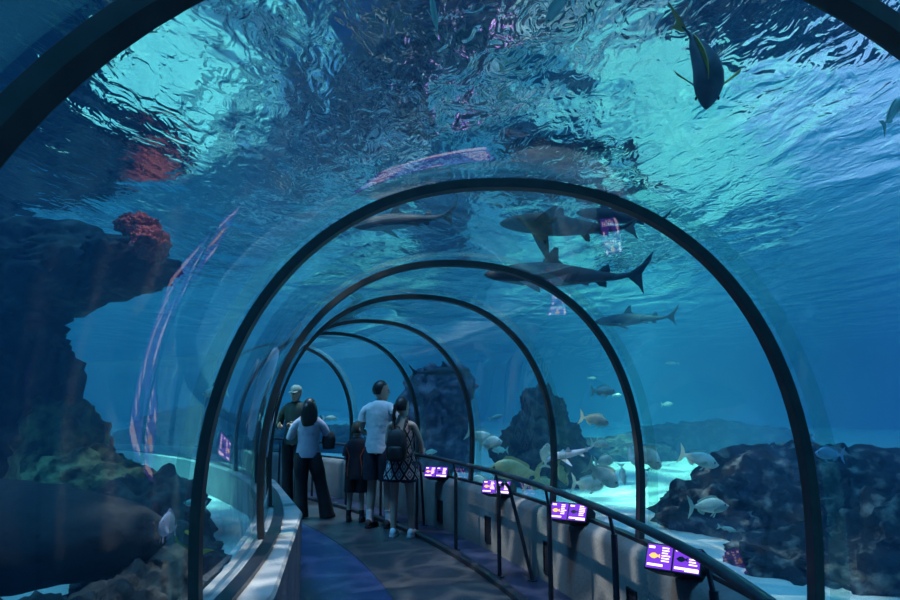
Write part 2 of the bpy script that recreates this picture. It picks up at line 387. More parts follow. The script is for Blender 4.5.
# hand rail: one long tube, posts its parts
rail = empty('handrail', P(.3, .76, 0), 0, 'long curved steel handrail on slim posts along the right side', 'handrail')
def relp(o, root): o.parent = root; o.matrix_parent_inverse = Matrix.Translation(-root.location)
b = MB(); b.tube([P(-.07 + .97*k/90, .76, .945) for k in range(91)], .023, 12); relp(b.build('top_rail', M['steel']), rail)
for k in range(10):
    p = .055 + .08*k
    b = MB(); b.tube([P(p, .80, .03), P(p, .80, .82)], .019, 12); b.tube([P(p, .80, .80), P(p, .775, .935)], .011, 8)
    o = b.build('post', M['steel']); relp(o, rail)
    b = MB(); b.tube([P(p, .80, .03), P(p, .80, .038)], .045, 16); f = b.build('base_plate', M['steel']); f.parent = o
for p0, p1, lab in ((.292, .281, 'slanting'), (.462, .475, ''), (.60, .59, '')):
    b = MB(); b.tube([P(p0-.004, .80, .84), P(p0, .84, .86), P(p0, .89, .80), P((p0+p1)/2, .96, .42), P(p1, 1.03, .03)], .017, 10)
    b.tube([P(p1, 1.03, .03), P(p1, 1.03, .038)], .045, 16)
    relp(b.build('brace', M['steel']), rail)

# vents in the right parapet
for k, (p, z) in enumerate(((.272, .24), (.366, .24), (.455, .24), (.17, .24))):
    b = MB(); c = P(p, 1.115, z)
    Rz = Matrix.Rotation(p, 3, 'Z')
    for dx, dz, sx, sz in ((-.065, 0, .012, .27), (.065, 0, .012, .27), (0, .13, .13, .012), (0, -.13, .13, .012)):
        b.box(c + Rz @ Vector((0, dx, dz)), (.016, sx, sz), Rz)
    for q in range(10): b.box(c + Rz @ Vector((.004, 0, -.108+q*.024)), (.006, .12, .012), Rz)
    b.box(c + Rz @ Vector((.006, 0, 0)), (.004, .13, .26), Rz)
    o = b.build('wall_vent', M['blk'])
    tag(o, 'black upright vent low in the right parapet, ' + ['just right of the slanting brace foot', 'left of the slanting brace', 'beside the couple, farthest of the vents', 'nearest the camera'][k], 'vent', 'vents in the parapet')
b = MB(); Rz = Matrix.Rotation(.1, 3, 'Z')
b.box(P(.27, -.995, .22), (.012, .10, .22), Matrix.Rotation(.27, 3, 'Z'))
tag(b.build('wall_vent', M['blk']), 'black vent in the pale left ledge wall', 'vent')

# ------------------------------------------------------------------ information screens
def console(phi, label, flip=False):
    c = P(phi, 1.085, .665)
    r = empty('info_screen', c, phi, label, 'screen', 'information screens on the right parapet')
    n = Vector((-.62, -.62, .48)).normalized()       # local: x away from the path, y along it
    right = Vector((0, 0, 1)).cross(n).normalized() ; up = n.cross(right).normalized()
    B = Matrix((right, up, n)).transposed()
    o0 = Vector((-.03, -.02, .055))
    def q(x, y, z): return o0 + B @ Vector((x, y, z))
    b = MB()
    w, h = .155, .075
    f = [q(-w, -h, 0), q(w, -h, 0), q(w, h, 0), q(-w, h, 0)]
    bk = [q(-w*.7, -h*.9, -.10), q(w*1.15, -h*.9, -.13), q(w*1.15, h*.7, -.13), q(-w*.7, h*.7, -.10)]
    b.loft([f, bk]); body = b.build('housing', M['blk'], r, bevel=.006, smooth=False)
    b = MB(); b.tube([q(.02, -h-.012, -.02), q(.02, -h+.01, -.02)], .008, 8); b.build('button', M['steel'], r)
    b = MB(); b.tube([(.03, .02, -.06), (.03, .02, .03)], .02, 10); b.build('bracket', M['blk'], r)
    for s in (-1, 1):
        b = MB(); cx = s*w*.49; pw, ph = w*.455, h*.86; z = .0015
        def rect(x0, y0, x1, y1, zz): b.add([q(cx+x0*pw, y0*ph, zz), q(cx+x1*pw, y0*ph, zz), q(cx+x1*pw, y1*ph, zz), q(cx+x0*pw, y1*ph, zz)], [(0, 1, 2, 3)])
        b.mi = 0; rect(-1, -1, 1, 1, z)
        b.mi = 1; rnd = random.Random(int(phi*1000)+s)
        for k in range(6): rect(.18, .72-k*.22, .18+.7*(.55+.45*rnd.random()), .83-k*.22, z+.001)
        rect(-.9, -.82, .9 if s > 0 else .35, -.62, z+.001); rect(-.9, .66, -.4, .86, z+.001)
        if s > 0: rect(-.1, -.93, .95, -.66, z+.001)
        b.mi = 2 if s < 0 else 3                      # fish picture
        pts = [(-.82,.02),(-.6,.24),(-.35,.28),(-.1,.1),(.05,.24),(.08,-.12),(-.1,-.02),(-.35,-.2),(-.6,-.16)]
        b.add([q(cx+x*pw, y*ph, z+.0015) for x, y in pts], [tuple(range(len(pts)))])
        b.build('display', [M['scr'], M['scr_text'], M['scr_fish'], M['blk']], r, smooth=False, fix=False)
    return r
console(.123, 'black box with two lit purple fish guide displays, nearest the camera')
console(.233, 'purple lit screen box on parapet, second from the camera')
console(.343, 'purple lit screen box on parapet beside the bent brace, third from the camera')
console(.456, 'small lit screen box on the parapet right beside the patterned dress, farthest')
console(.0, 'lit double screen beside the camera, seen only mirrored in the left glass')

# ------------------------------------------------------------------ rocks
def rock_mesh(b, c, r, seed, amp=.25, fr=1.4, rot=0, subdiv=5, squash=0):
    bm = bmesh.new(); bmesh.ops.create_icosphere(bm, subdivisions=subdiv, radius=1)
    off = Vector((seed*3.7, seed*1.3, seed*5.1)); Rm = Matrix.Rotation(rot, 3, 'Z'); mr = (r[0]*r[1]*r[2])**(1/3)
    for v in bm.verts:
        n = v.co.normalized(); p = Vector((n.x*r[0], n.y*r[1], n.z*r[2]))
        q = p/mr*fr + off
        d = noise.fractal(q, .62, 2.0, 7) * amp + abs(noise.noise(q*2.3))*amp*.45
        v.co = c + Rm @ (p*(1+d))
    b.add([v.co.copy() for v in bm.verts], [[v.index for v in f.verts] for f in bm.faces]); bm.free()
def rock(name, label, blobs, mat, cat='rock', group='rocks in the tank'):
    b = MB()
    for i, (c, r, seed, amp, fr) in enumerate(blobs): rock_mesh(b, Vector(c), r, seed, amp, fr)
    o = b.build(name, mat, fix=False, weld=False); o.data.set_sharp_from_angle(angle=math.radians(75))
    return tag(o, label, cat, group)
ov = rock('rock_overhang', 'dark overhanging rock jutting from the left edge, red coral on its tip', [
    ((-5.0, 5.9, 2.74), (1.75, .9, .52), 1, .22, 1.5), ((-3.75, 5.7, 2.76), (1.05, .6, .37), 2, .25, 1.6), ((-3.05, 5.6, 2.74), (.55, .38, .24), 9, .3, 1.6),
    ((-4.7, 6.0, 1.9), (1.15, .8, .75), 3, .25, 1.5), ((-4.5, 6.0, 1.2), (1.0, .8, .9), 4, .2, 1.5)], M['rock'])
b = MB(); rock_mesh(b, at(151, 244, 5.40), (.14, .18, .14), 5, .22, 2.8); rock_mesh(b, at(138, 226, 5.45), (.16, .16, .10), 6, .25, 2.8)
b.build('red_coral', M['coral'], ov, fix=False)
rock('coral_boulder', 'green mottled boulder below the left overhang', [
    ((-3.45, 5.9, 1.0), (.42, .42, .62), 11, .22, 1.4), ((-3.1, 5.7, .85), (.42, .42, .35), 12, .25, 1.6), ((-2.75, 5.6, .75), (.5, .4, .28), 15, .25, 1.6)], M['greenrock'])
rock('smooth_boulder', 'long dark smooth boulder across the lower left', [
    ((-2.75, 3.7, .85), (1.18, .42, .30), 21, .07, .9)], M['darkrock'])
rock('rubble_rock', 'rough grey rock in the lower left corner beside the ledge', [
    ((-1.75, 2.95, .42), (.42, .35, .30), 31, .3, 1.8), ((-2.3, 3.0, .35), (.5, .4, .28), 32, .3, 1.8), ((-1.62, 3.5, .45), (.26, .5, .26), 33, .3, 1.8), ((-2.1, 2.3, .3), (.6, .5, .3), 34, .3, 1.8), ((-1.95, 4.6, .35), (.35, .8, .28), 35, .3, 1.8), ((-2.4, 5.3, .55), (.5, .6, .42), 36, .3, 1.8)], M['rock'])
rock('reef_mound', 'large dark reef mound behind the right-hand glass, flecked with pale coral', [
    ((3.1, 6.6, .55), (.75, .7, .58), 41, .25, 1.6), ((2.5, 6.4, .45), (.55, .5, .35), 42, .3, 1.8), ((3.8, 6.8, .6), (.9, .7, .55), 43, .25, 1.6), ((2.65, 5.2, .3), (.6, .5, .28), 44, .3, 1.8)], M['reef'])
rock('reef_mound', 'dark reef rock at the lower right edge with white coral bits', [
    ((3.35, 4.7, .42), (.62, .6, .50), 45, .28, 1.8), ((4.1, 4.9, .5), (.8, .7, .6), 46, .28, 1.8)], M['reef'])
rock('rock_pillar', 'tall dark rock pillar standing in mid tank behind the yellowish fish', [
    ((1.45, 10.8, .7), (.75, .6, .75), 51, .25, 1.5), ((1.5, 10.8, 1.35), (.38, .35, .5), 52, .25, 1.5)], M['rock'])
rock('rock_stack', 'tall purplish rock stack right of the couple', [
    ((-.35, 12.2, .9), (.75, .6, .95), 61, .25, 1.5), ((-.2, 12.2, 1.75), (.6, .5, .5), 62, .28, 1.6)], M['purplerock'])
rock('reef_ridge', 'low dark ridge of rock far behind the walkway', [
    ((-6.5, 17.0, .5), (2.2, .8, .9), 71, .25, 1.5), ((-3.6, 17.0, .5), (1.6, .8, .55), 72, .25, 1.5)], M['rock'])
rock('reef_ridge', 'low rock ridge in the haze far behind the fish shoal', [
    ((6.5, 16.5, .4), (2.4, .9, .7), 73, .25, 1.5), ((3.6, 15, .4), (1.4, .8, .45), 74, .25, 1.5)], M['rock'])

# ------------------------------------------------------------------ fish
def fish(label, pos, length, fwd, up=(0, 0, 1), mat='silver', deep=.36, thick=.13, bend=0, group='silver fish in the tank', cat='fish', name='fish', parts=False):
    f = Vector(fwd).normalized(); u = Vector(up); sd = u.cross(f).normalized(); u = f.cross(sd).normalized()
    B = Matrix((f, sd, u)).transposed()
    b = MB(); rings = []
    prof = [(0, .02, .0), (.03, .10, -.03), (.08, .23, -.03), (.16, .38, -.01), (.27, .48, .01), (.40, .5, .02), (.53, .44, .02), (.66, .32, .01), (.77, .18, .0), (.84, .105, 0), (.89, .09, 0)]
    def bd(x, y): a = bend*max(0, x-.25)**2; return y + a
    for t, h, zc in prof:
        hh = h*deep; ww = max(.008, thick*.5*min(1, h*2.1)) if t < .7 else thick*.5*h*1.2
        rings.append([Vector((.5-t, bd(t, ww*math.cos(a)), zc*deep*2 + hh*math.sin(a))) for a in (2*PI*k/16 for k in range(16))])
    b.mi = 0; b.loft(rings)
    def fin(pts, w=.006):
        n = len(pts); L1 = [Vector((.5-x, bd(x, yy+w), z)) for x, yy, z in pts]; L2 = [Vector((.5-x, bd(x, yy-w), z)) for x, yy, z in pts]
        b.add(L1+L2, [tuple(range(n)), tuple(range(2*n-1, n-1, -1))] + [(i, (i+1) % n, n+(i+1) % n, n+i) for i in range(n)])
    b.mi = 1; d = deep
    fin([(.86,0,.03*d/.3), (.91,0,.15*min(d,.4)/.36), (1.03,0,.27*min(d,.4)/.36), (.99,0,.14*min(d,.4)/.36), (.96,0,0), (.99,0,-.14*min(d,.4)/.36), (1.03,0,-.27*min(d,.4)/.36), (.91,0,-.15*min(d,.4)/.36), (.86,0,-.03*d/.3)], .005)
    fin([(.24,0,.44*d), (.30,0,.66*d), (.42,0,.68*d), (.55,0,.58*d), (.68,0,.46*d), (.76,0,.34*d), (.76,0,.16*d), (.60,0,.34*d), (.42,0,.46*d)], .004)
    fin([(.58,0,-.36*d), (.62,0,-.56*d), (.70,0,-.48*d), (.77,0,-.30*d), (.78,0,-.14*d)], .004)
    for s in (1, -1):
        fin([(.27, s*thick*.42, -.06*d), (.30, s*thick*.62, -.02*d), (.46, s*thick*1.1, -.22*d), (.42, s*thick*1.0, -.34*d), (.29, s*thick*.5, -.20*d)], .003)
        fin([(.33, s*thick*.2, -.42*d), (.36, s*thick*.3, -.42*d), (.44, s*thick*.5, -.72*d), (.38, s*thick*.4, -.66*d)], .003)
    b.mi = 2
    for s in (1, -1): b.ell((.5-.105, s*thick*.36, .07*d), (.022, .012, .022), nu=10, nv=6)
    b.v = [Vector(pos) + B @ (v*length) for v in b.v]
    o = b.build(name, [M[mat], M[mat+'_fin'], M['eye']], weld=False)
    # the object's own origin at the fish
    me = o.data; me.transform(Matrix.Translation(-Vector(pos))); o.location = pos
    return tag(o, label, cat, group)

def shark(label, pos, length, fwd, up=(0, 0, 1), mat='shark', bend=0, name='shark', pec=1.0, cat='shark', group='sharks', fat=1.0):
    f = Vector(fwd).normalized(); u = Vector(up); sd = u.cross(f).normalized(); u = f.cross(sd).normalized()
    B = Matrix((f, sd, u)).transposed(); b = MB()
    def bd(x, y): return y + bend*math.sin((x-.2)*2.6)*.5 if x > .2 else y
    rings = []
    for t, h, w in [(0, .006, .01), (.02, .022, .03), (.06, .04, .05), (.12, .056, .066), (.22, .075, .078), (.34, .085, .082), (.46, .078, .072), (.58, .058, .052), (.70, .036, .034), (.80, .022, .022), (.87, .016, .014), (.93, .014, .008), (.99, .004, .003)]:
        zc = 0 if t < .85 else (t-.85)*.75
        rings.append([Vector((.5-t, bd(t, w*fat*math.cos(a)), zc + h*fat*math.sin(a)*(1 if math.sin(a) > 0 else .8))) for a in (2*PI*k/18 for k in range(18))])
    b.loft(rings)
    def fin(pts, w=.006):
        n = len(pts); c = Vector((sum(p[0] for p in pts)/n, sum(p[1] for p in pts)/n, sum(p[2] for p in pts)/n))
        e = (Vector(pts[1])-Vector(pts[0])).cross(Vector(pts[2])-Vector(pts[0])).normalized()*w
        q = [Vector(p) for p in pts]
        T = lambda p: Vector((.5-p.x, bd(p.x, p.y), p.z))
        b.add([T(p) for p in q] + [T(c+e), T(c-e)], [(i, (i+1) % n, n) for i in range(n)] + [((i+1) % n, i, n+1) for i in range(n)])
    fin([(.34,0,.06), (.39,0,.13), (.43,0,.175), (.455,0,.17), (.455,0,.10), (.50,0,.06), (.42,0,.04)], .008)
    fin([(.68,0,.028), (.72,0,.065), (.75,0,.075), (.76,0,.03), (.72,0,.02)])
    fin([(.66,0,-.02), (.70,0,-.055), (.74,0,-.06), (.74,0,-.02)])
    fin([(.86,0,.0), (.92,0,.06), (1.0,0,.16), (.985,0,.10), (.94,0,.03), (.945,0,-.06), (.955,0,-.10), (.92,0,-.05), (.87,0,-.01)], .006)
    for s in (1, -1):
        fin([(.22, s*.06, -.03), (.27, s*.13*pec, -.05), (.35, s*.235*pec, -.08), (.37, s*.235*pec, -.085), (.355, s*.14*pec, -.06), (.34, s*.06, -.035)], .009)
        fin([(.56, s*.035, -.03), (.61, s*.09, -.045), (.64, s*.09, -.05), (.63, s*.03, -.03)], .005)
    b.mi = 1
    for s in (1, -1): b.ell((.5-.065, s*.044*fat, .012), (.006, .004, .006), nu=8, nv=6)
    b.v = [B @ (v*length) for v in b.v]
    o = b.build(name, [M[mat], M['eye']], weld=False); o.location = pos
    return tag(o, label, cat, group)

shark('dark shark gliding head left above the second arch opening, biggest of all', at(566, 276, 6.3), 1.62, (-1, .22, .06), (0, -.25, 1), bend=.10)
shark('dark shark just under the surface, fins spread, above the biggest shark', at(572, 224, 5.1), 1.15, (-1, .05, .02), (0, .45, 1), bend=-.10, pec=1.3)
shark('dark shark close behind the one just under the surface, tail to the right', at(622, 216, 5.6), .80, (-1, .15, .12), (0, -.75, .6), bend=.12, pec=1.1)
shark('faint distant shark beyond the third arch, lowest of the right-hand sharks', at(636, 320, 10.0), 1.3, (-1, .5, 0), bend=.1)
shark('small dark shark swimming right over the purplish rock stack', at(440, 372, 10.6), 1.0, (1, .2, .05), bend=.1)
shark('dark shark near the surface seen through the arch tops, faint', at(405, 222, 5.6), 1.0, (-1, .3, 0), bend=.08)
shark('pale slender fish shape standing in for a reflection beside the third arch', at(572, 449, 7.6), .62, (-1, .1, -.45), (0, -.6, .8), mat='pale', bend=.32, name='reflection_shape', cat='reflection', group='modelled reflections', fat=.9)  # fish mesh built in place of a pale lavender reflection

fish('large dark fish with yellow fins diving close overhead at top right', at(711, 62, 2.25), .36, (-.12, .10, -.97), (-.35, -.85, -.1), 'yellowfin', .36, .30, bend=-.75, group='fish near the surface')
fish('pale pinkish fish at the top right edge near the surface', at(893, 112, 3.0), .22, (.6, .1, .75), (-.5, -.5, .5), 'silver', .30, group='fish near the surface')
fish('pale stand-in for a mirrored fish, pointing down at the very top centre', at(433, 6, 2.5), .20, (.15, .5, -.7), (0, -.9, -.3), 'silver', .34, group='fish near the surface')  # modelled fish replaces a reflection of one overhead
fish('pale greenish stand-in for a mirrored fish, cut by the top edge right of centre', at(560, 3, 2.5), .20, (-.4, .5, -.4), (0, -.8, .3), 'silver', .34, group='fish near the surface')  # likewise a solid fish added where only a reflection shows

R_ = [  # px, py, depth, px length, fwd, material, deep, label
 (699, 459, 5.4, 34, (.95, -.45, -.30), 'silver', .38, 'silver fish with raised tail facing right above the big pale fish'),
 (708, 506, 5.8, 42, (1, .12, .0), 'silver', .34, 'big pale fish swimming right, low over the sand by the reef mound'),
 (728, 529, 5.6, 20, (1, .1, -.25), 'silver', .20, 'slim pale fish just below the big pale fish'),
 (603, 391, 6.8, 26, (1, .15, .02), 'silver', .34, 'topmost silver fish in the shoal by the third arch'),
 (595, 420, 6.6, 30, (1, .1, -.22), 'silver', .36, 'silver fish angled down, second from the top of the shoal'),
 (600, 444, 7.4, 18, (1, -.1, -.1), 'silver', .40, 'small round fish in the middle of the shoal'),
 (649, 457, 6.0, 22, (.35, -.9, -.35), 'silver', .46, 'fish facing the camera just right of the third arch post'),
 (632, 455, 6.4, 22, (.1, -.5, -.9), 'silver', .30, 'thin fish hanging head down left of the third arch post'),
 (603, 475, 6.6, 34, (.8, -.3, -.55), 'silver', .46, 'deep bodied silver fish diving at the bottom of the shoal'),
 (604, 461, 7.6, 22, (.9, .3, .1), 'silver', .46, 'pale fish tucked behind the diving fish'),
 (588, 484, 7.4, 32, (1, .2, -.1), 'silver', .42, 'faint green fish low in the shoal near the second nearest screen'),
 (623, 474, 7.0, 20, (0, -.35, -1), 'silver', .3, 'narrow fish pointing down between shoal and arch'),
 (645, 478, 7.2, 18, (-.1, -.3, -1), 'silver', .3, 'narrow green fish just right of the third arch foot'),
 (481, 437, 8.8, 30, (1, -.2, -.35), 'silver', .40, 'silver fish left of a pair behind the fifth arch'),
 (490, 443, 8.4, 24, (1, -.5, .2), 'silver', .44, 'silver fish right of a pair, overlapping its neighbour'),
 (515, 471, 8.2, 52, (-1, .1, .12), 'yellow', .38, 'large yellowish fish swimming left over the parapet screens'),
 (546, 455, 7.8, 24, (.1, -.2, 1), 'silver', .42, 'pale fish upright beside the fourth arch'),
 (562, 473, 7.6, 26, (.4, -.1, -1), 'yellow', .30, 'yellowish fish hanging down right of the fourth arch'),
 (480, 482, 8.8, 24, (-1, .1, .1), 'silver', .5, 'pale fish low behind the rail, above the third screen'),
 (540, 484, 8.6, 34, (1, .3, 0), 'yellow', .30, 'dull yellow fish close over the bottom behind the rail'),
 (496, 417, 11, 16, (1, .2, .3), 'silver', .22, 'tiny slim fish between fourth and fifth arches'),
 (617, 395, 9.5, 10, (1, .2, .1), 'silver', .3, 'tiny distant fish right of the topmost shoal fish'),
 (592, 378, 9.5, 10, (1, .2, 0), 'silver', .25, 'tiny distant fish above the shoal'),
 (672, 363, 11, 14, (-1, .2, .05), 'silver', .2, 'tiny faint fish far off beneath the faint shark'),
 (830, 454, 4.0, 28, (-1, .1, .1), 'blueish', .42, 'bluish fish facing left in the rightmost pane'),
 (667, 404, 10, 14, (1, .3, .1), 'silver', .25, 'tiny faint fish in open water right of the shoal'),
 (430, 452, 11, 14, (1, .2, .1), 'silver', .3, 'tiny fish just right of the patterned dress'),
 (330, 418, 12, 14, (1, .2, 0), 'silver', .3, 'tiny distant fish above the boy'),
 (500, 450, 10, 16, (-1, .2, 0), 'silver', .35, 'small fish just above the yellowish fish'),
 (195, 504, 3.6, 24, (-1, .15, .1), 'teal', .30, 'small teal fish low beyond the left glass'),
 (168, 526, 3.2, 16, (-.2, -.9, .4), 'blueish', .8, 'small pale blue fish shape in place of a reflection at lower left'),  # fish added in place of a bright oval reflection in the glass
 (190, 538, 2.9, 40, (-.5, -.3, .8), 'yellowfin', .42, 'dark nose-up fish shape in place of a reflected silhouette, beside the small pale blue one'),  # fish added in place of a dark silhouette reflected in the glass
 (216, 392, 4.6, 30, (-1, .3, -.1), 'silver', .3, 'faint fish beyond the left glass near the second arch'),
]
for px, py, Y, ln, fw, mt, dp, lab in R_:
    fv = Vector(fw).normalized(); proj = max(.55, math.hypot(fv.x, fv.z))
    fish(lab, at(px, py, Y), ln*Y/FPX/proj*1.0, fw, (0, 0, 1) if abs(fv.z) < .8 else (-1, -.2, 0), mt, dp, bend=random.Random(px).uniform(-.15, .15))

# ------------------------------------------------------------------ people
def skin_mesh(verts, edges, sub=2):
    me = bpy.data.meshes.new('tmp'); me.from_pydata([v[0] for v in verts], edges, [])
    o = bpy.data.objects.new('tmp', me); COL.objects.link(o)
    sk = o.modifiers.new('skin', 'SKIN'); sk.use_smooth_shade = True
    for i, v in enumerate(verts):
        r = v[1]; r = r if isinstance(r, tuple) else (r, r)
        me.skin_vertices[0].data[i].radius = r; me.skin_vertices[0].data[i].use_root = (i == 0)
    s = o.modifiers.new('sub', 'SUBSURF'); s.levels = s.render_levels = sub
    dg = bpy.context.evaluated_depsgraph_get(); ev = o.evaluated_get(dg); m2 = ev.to_mesh()
    vs = [v.co.copy() for v in m2.vertices]; fs = [tuple(p.vertices) for p in m2.polygons]
    ev.to_mesh_clear(); bpy.data.objects.remove(o); bpy.data.meshes.remove(me)
    return vs, fs

class Person:
    """local frame: +y is where the person faces, x to their right, feet on z = 0, drawn at 1.70 m then scaled"""
    def __init__(s, loc, rz, H, label, skin, arms, legs, turn=0, nod=0, w=1.0, group='visitors in the tunnel', name='person', lean=(0, 0), hs=1.0):
        s.k = H/1.70; s.root = empty(name, loc, rz, label, 'person', group); s.w = w; s.turn = turn
        s.arms = [[Vector(p) for p in a] for a in arms]; s.legs = [[Vector(p) for p in l] for l in legs]
        s.lean = lean; lx, ly = lean
        S = lambda z: Vector((lx*(z-.9), ly*(z-.9), 0))
        s.S = S
        V = [((0, 0, .93), (.135*w, .10)), ((0, 0, 1.08), (.115*w, .085)), ((0, 0, 1.24), (.13*w, .09)), ((0, 0, 1.345), (.10*w, .065)), ((0, 0, 1.45), (.055, .055)), ((0, .01, 1.52), (.048, .05))]
        V = [(tuple(Vector(p)+S(p[2])), r) for p, r in V]
        E = [(0, 1), (1, 2), (2, 3), (3, 4), (4, 5)]
        n = 6
        for sgn, a in zip((-1, 1), s.arms):
            sh, el, wr = a[:3]
            V += [(tuple(sh-Vector((0, 0, .02))), .044*w), (tuple(sh.lerp(el, .5)), .043*w), (tuple(el), .036), (tuple(el.lerp(wr, .35)), .037), (tuple(wr), .025)]
            E += [(3, n), (n, n+1), (n+1, n+2), (n+2, n+3), (n+3, n+4)]; n += 5
        for l in s.legs:
            hp, kn, an, toe = l
            V += [(tuple(hp), .088*w), (tuple(hp.lerp(kn, .5)), .078*w), (tuple(kn), .055*w), (tuple(kn.lerp(an, .35)), .056*w), (tuple(an), .036), (tuple(an+Vector((0, .0, -.05))), .035), (tuple(toe), .03)]
            E += [(0, n), (n, n+1), (n+1, n+2), (n+2, n+3), (n+3, n+4), (n+4, n+5), (n+5, n+6)]; n += 7
        vs, fs = skin_mesh(V, E)
        b = MB(); b.add(vs, fs)
        # head: skull, jaw, nose, lips, ears
        hc = Vector((0, .015, 1.595 + .11*(hs-1))) + S(1.6); s.hc = hc; R = (Matrix.Rotation(turn, 3, 'Z') @ Matrix.Rotation(nod, 3, 'X')) * hs; s.R = R
        rings = []
        for z, rx, ry0, ry1 in [(-.125, .012, .05, .062), (-.112, .034, .02, .088), (-.085, .052, .045, .094), (-.05, .064, .075, .092), (-.01, .072, .090, .093), (.03, .077, .098, .092), (.065, .072, .092, .084), (.09, .055, .072, .062), (.104, .03, .04, .036), (.108, .004, .006, .006)]:
            rings.append([hc + R @ Vector((rx*math.cos(a), (ry1 if math.sin(a) > 0 else ry0)*math.sin(a), z)) for a in (2*PI*i/20 for i in range(20))])
        b.loft(rings)
        b.loft([[hc + R @ Vector(p) for p in r] for r in (
            [(-.010, .085, .022), (.010, .085, .022), (.008, .092, .024), (-.008, .092, .024)],
            [(-.012, .085, .0), (.012, .085, .0), (.007, .106, .0), (-.007, .106, .0)],
            [(-.018, .08, -.024), (.018, .08, -.024), (.009, .117, -.022), (-.009, .117, -.022)],
            [(-.014, .08, -.032), (.014, .08, -.032), (.006, .098, -.034), (-.006, .098, -.034)])])
        b.ell(hc + R @ Vector((0, .088, -.055)), (.024, .010, .007), R, 10, 6); b.ell(hc + R @ Vector((0, .086, -.067)), (.020, .010, .007), R, 10, 6)
        for q in (-1, 1):
            b.ell(hc + R @ Vector((q*.077, -.002, -.012)), (.010, .020, .032), R, 10, 8)
        # hands: palm, four curled fingers, thumb
        for sgn, a in zip((-1, 1), s.arms):
            wr, hd = a[2], a[3]; d = (hd-wr).normalized(); side = Vector(a[4]).normalized() if len(a) > 4 else Vector((0, 1, 0))
            side = (side - d*side.dot(d)).normalized(); nrm = d.cross(side)*sgn
            b.tube([wr - d*.03, wr, wr+d*.03, wr+d*.07, wr+d*.085], [.024, .026, .034, .036, .030], 12)
            for j, ln in enumerate((.068, .078, .072, .056)):
                o0 = wr + d*.075 + side*(.028-.018*j)
                d1 = (d + nrm*.25).normalized(); d2 = (d + nrm*.9).normalized()
                b.tube([o0, o0 + d1*ln*.45, o0 + d1*ln*.45 + d2*ln*.35, o0 + d1*ln*.45 + d2*ln*.6], [.0095, .009, .008, .006], 8)
            t0 = wr + d*.03 + side*.028; t1 = t0 + (side*.8+d*.6)*.032; b.tube([t0, t1, t1 + (d*.9+side*.2+nrm*.3)*.03], [.012, .0105, .008], 8)
        s.fin(b, 'body', skin)
        for q in (-1, 1):
            b = MB(); b.ell(hc + R @ Vector((q*.031, .080, .008)), (.013, .010, .008), R, 10, 6); s.fin(b, 'eye', M['eye'])
    def fin(s, b, name, mat, parent=None, **k):
        b.v = [v*s.k for v in b.v]; o = b.build(name, mat, parent or s.root, weld=False, **k)
        o.data.set_sharp_from_angle(angle=math.radians(70)); return o
    def torso(s, b, rings, seg=24, wav=0, off=(0, 0)):
        out = []
        for z, rx, ry in rings:
            c = s.S(z) + Vector((off[0], off[1], z))
            out.append([c + Vector((rx*(1+wav*math.sin(7*a))*math.cos(a), ry*(1+wav*math.sin(7*a))*math.sin(a), 0)) for a in (2*PI*i/seg for i in range(seg))])
        b.loft(out)
    def limb(s, b, pts, rad, seg=14): b.tube(pts, rad, seg)
    def top(s, mat, z0=.88, w=1.0, sleeve=.55, name='shirt', flare=1.0, sr=.062):
        b = MB(); k = s.w*w
        s.torso(b, [(z0, .168*k*flare, .118*flare), (z0+.04, .168*k*flare, .12*flare), (1.08, .150*k, .110), (1.20, .163*k, .115), (1.30, .176*k, .115), (1.37, .178*k, .108), (1.41, .160*k, .100), (1.445, .115*k, .085), (1.475, .062, .064)])
        for a in s.arms:
            sh, el, wr = a[:3]
            if sleeve <= 1: pts = [sh*.5+Vector((0, 0, 1.405))*.5, sh*.95+Vector((0, 0, .012)), sh.lerp(el, sleeve*.5), sh.lerp(el, sleeve)]; rr = [.066, sr*1.06, sr*.98, sr*1.0]
            else: pts = [sh*.5+Vector((0, 0, 1.405))*.5, sh*.95+Vector((0, 0, .012)), sh.lerp(el, .5), el, el.lerp(wr, sleeve-1)]; rr = [.066, sr*1.06, sr*.92, sr*.86, sr*.78]
            s.limb(b, pts, rr)
        return s.fin(b, name, mat)
    def bottom(s, mat, frac, name='shorts', r0=.112, r1=.10, top=.96):
        b = MB(); s.torso(b, [(.86, .165*s.w, .122), (.92, .165*s.w, .120), (top, .150*s.w, .108)])
        for l in s.legs:
            hp, kn, an, _ = l
            if frac <= 1: e = hp.lerp(kn, frac); s.limb(b, [hp+Vector((0, 0, .05)), hp+Vector((0, 0, -.05)), hp.lerp(e, .6), e], [r0*.85, r0, (r0+r1)/2, r1])
            else: s.limb(b, [hp+Vector((0, 0, .05)), hp+Vector((0, 0, -.05)), hp.lerp(kn, .6), kn, kn.lerp(an, .6), an+Vector((0, .02, -.06))], [r0*.8, r0, r0*.90, r1*.92, r1*.97, r1*1.12])
        return s.fin(b, name, mat)
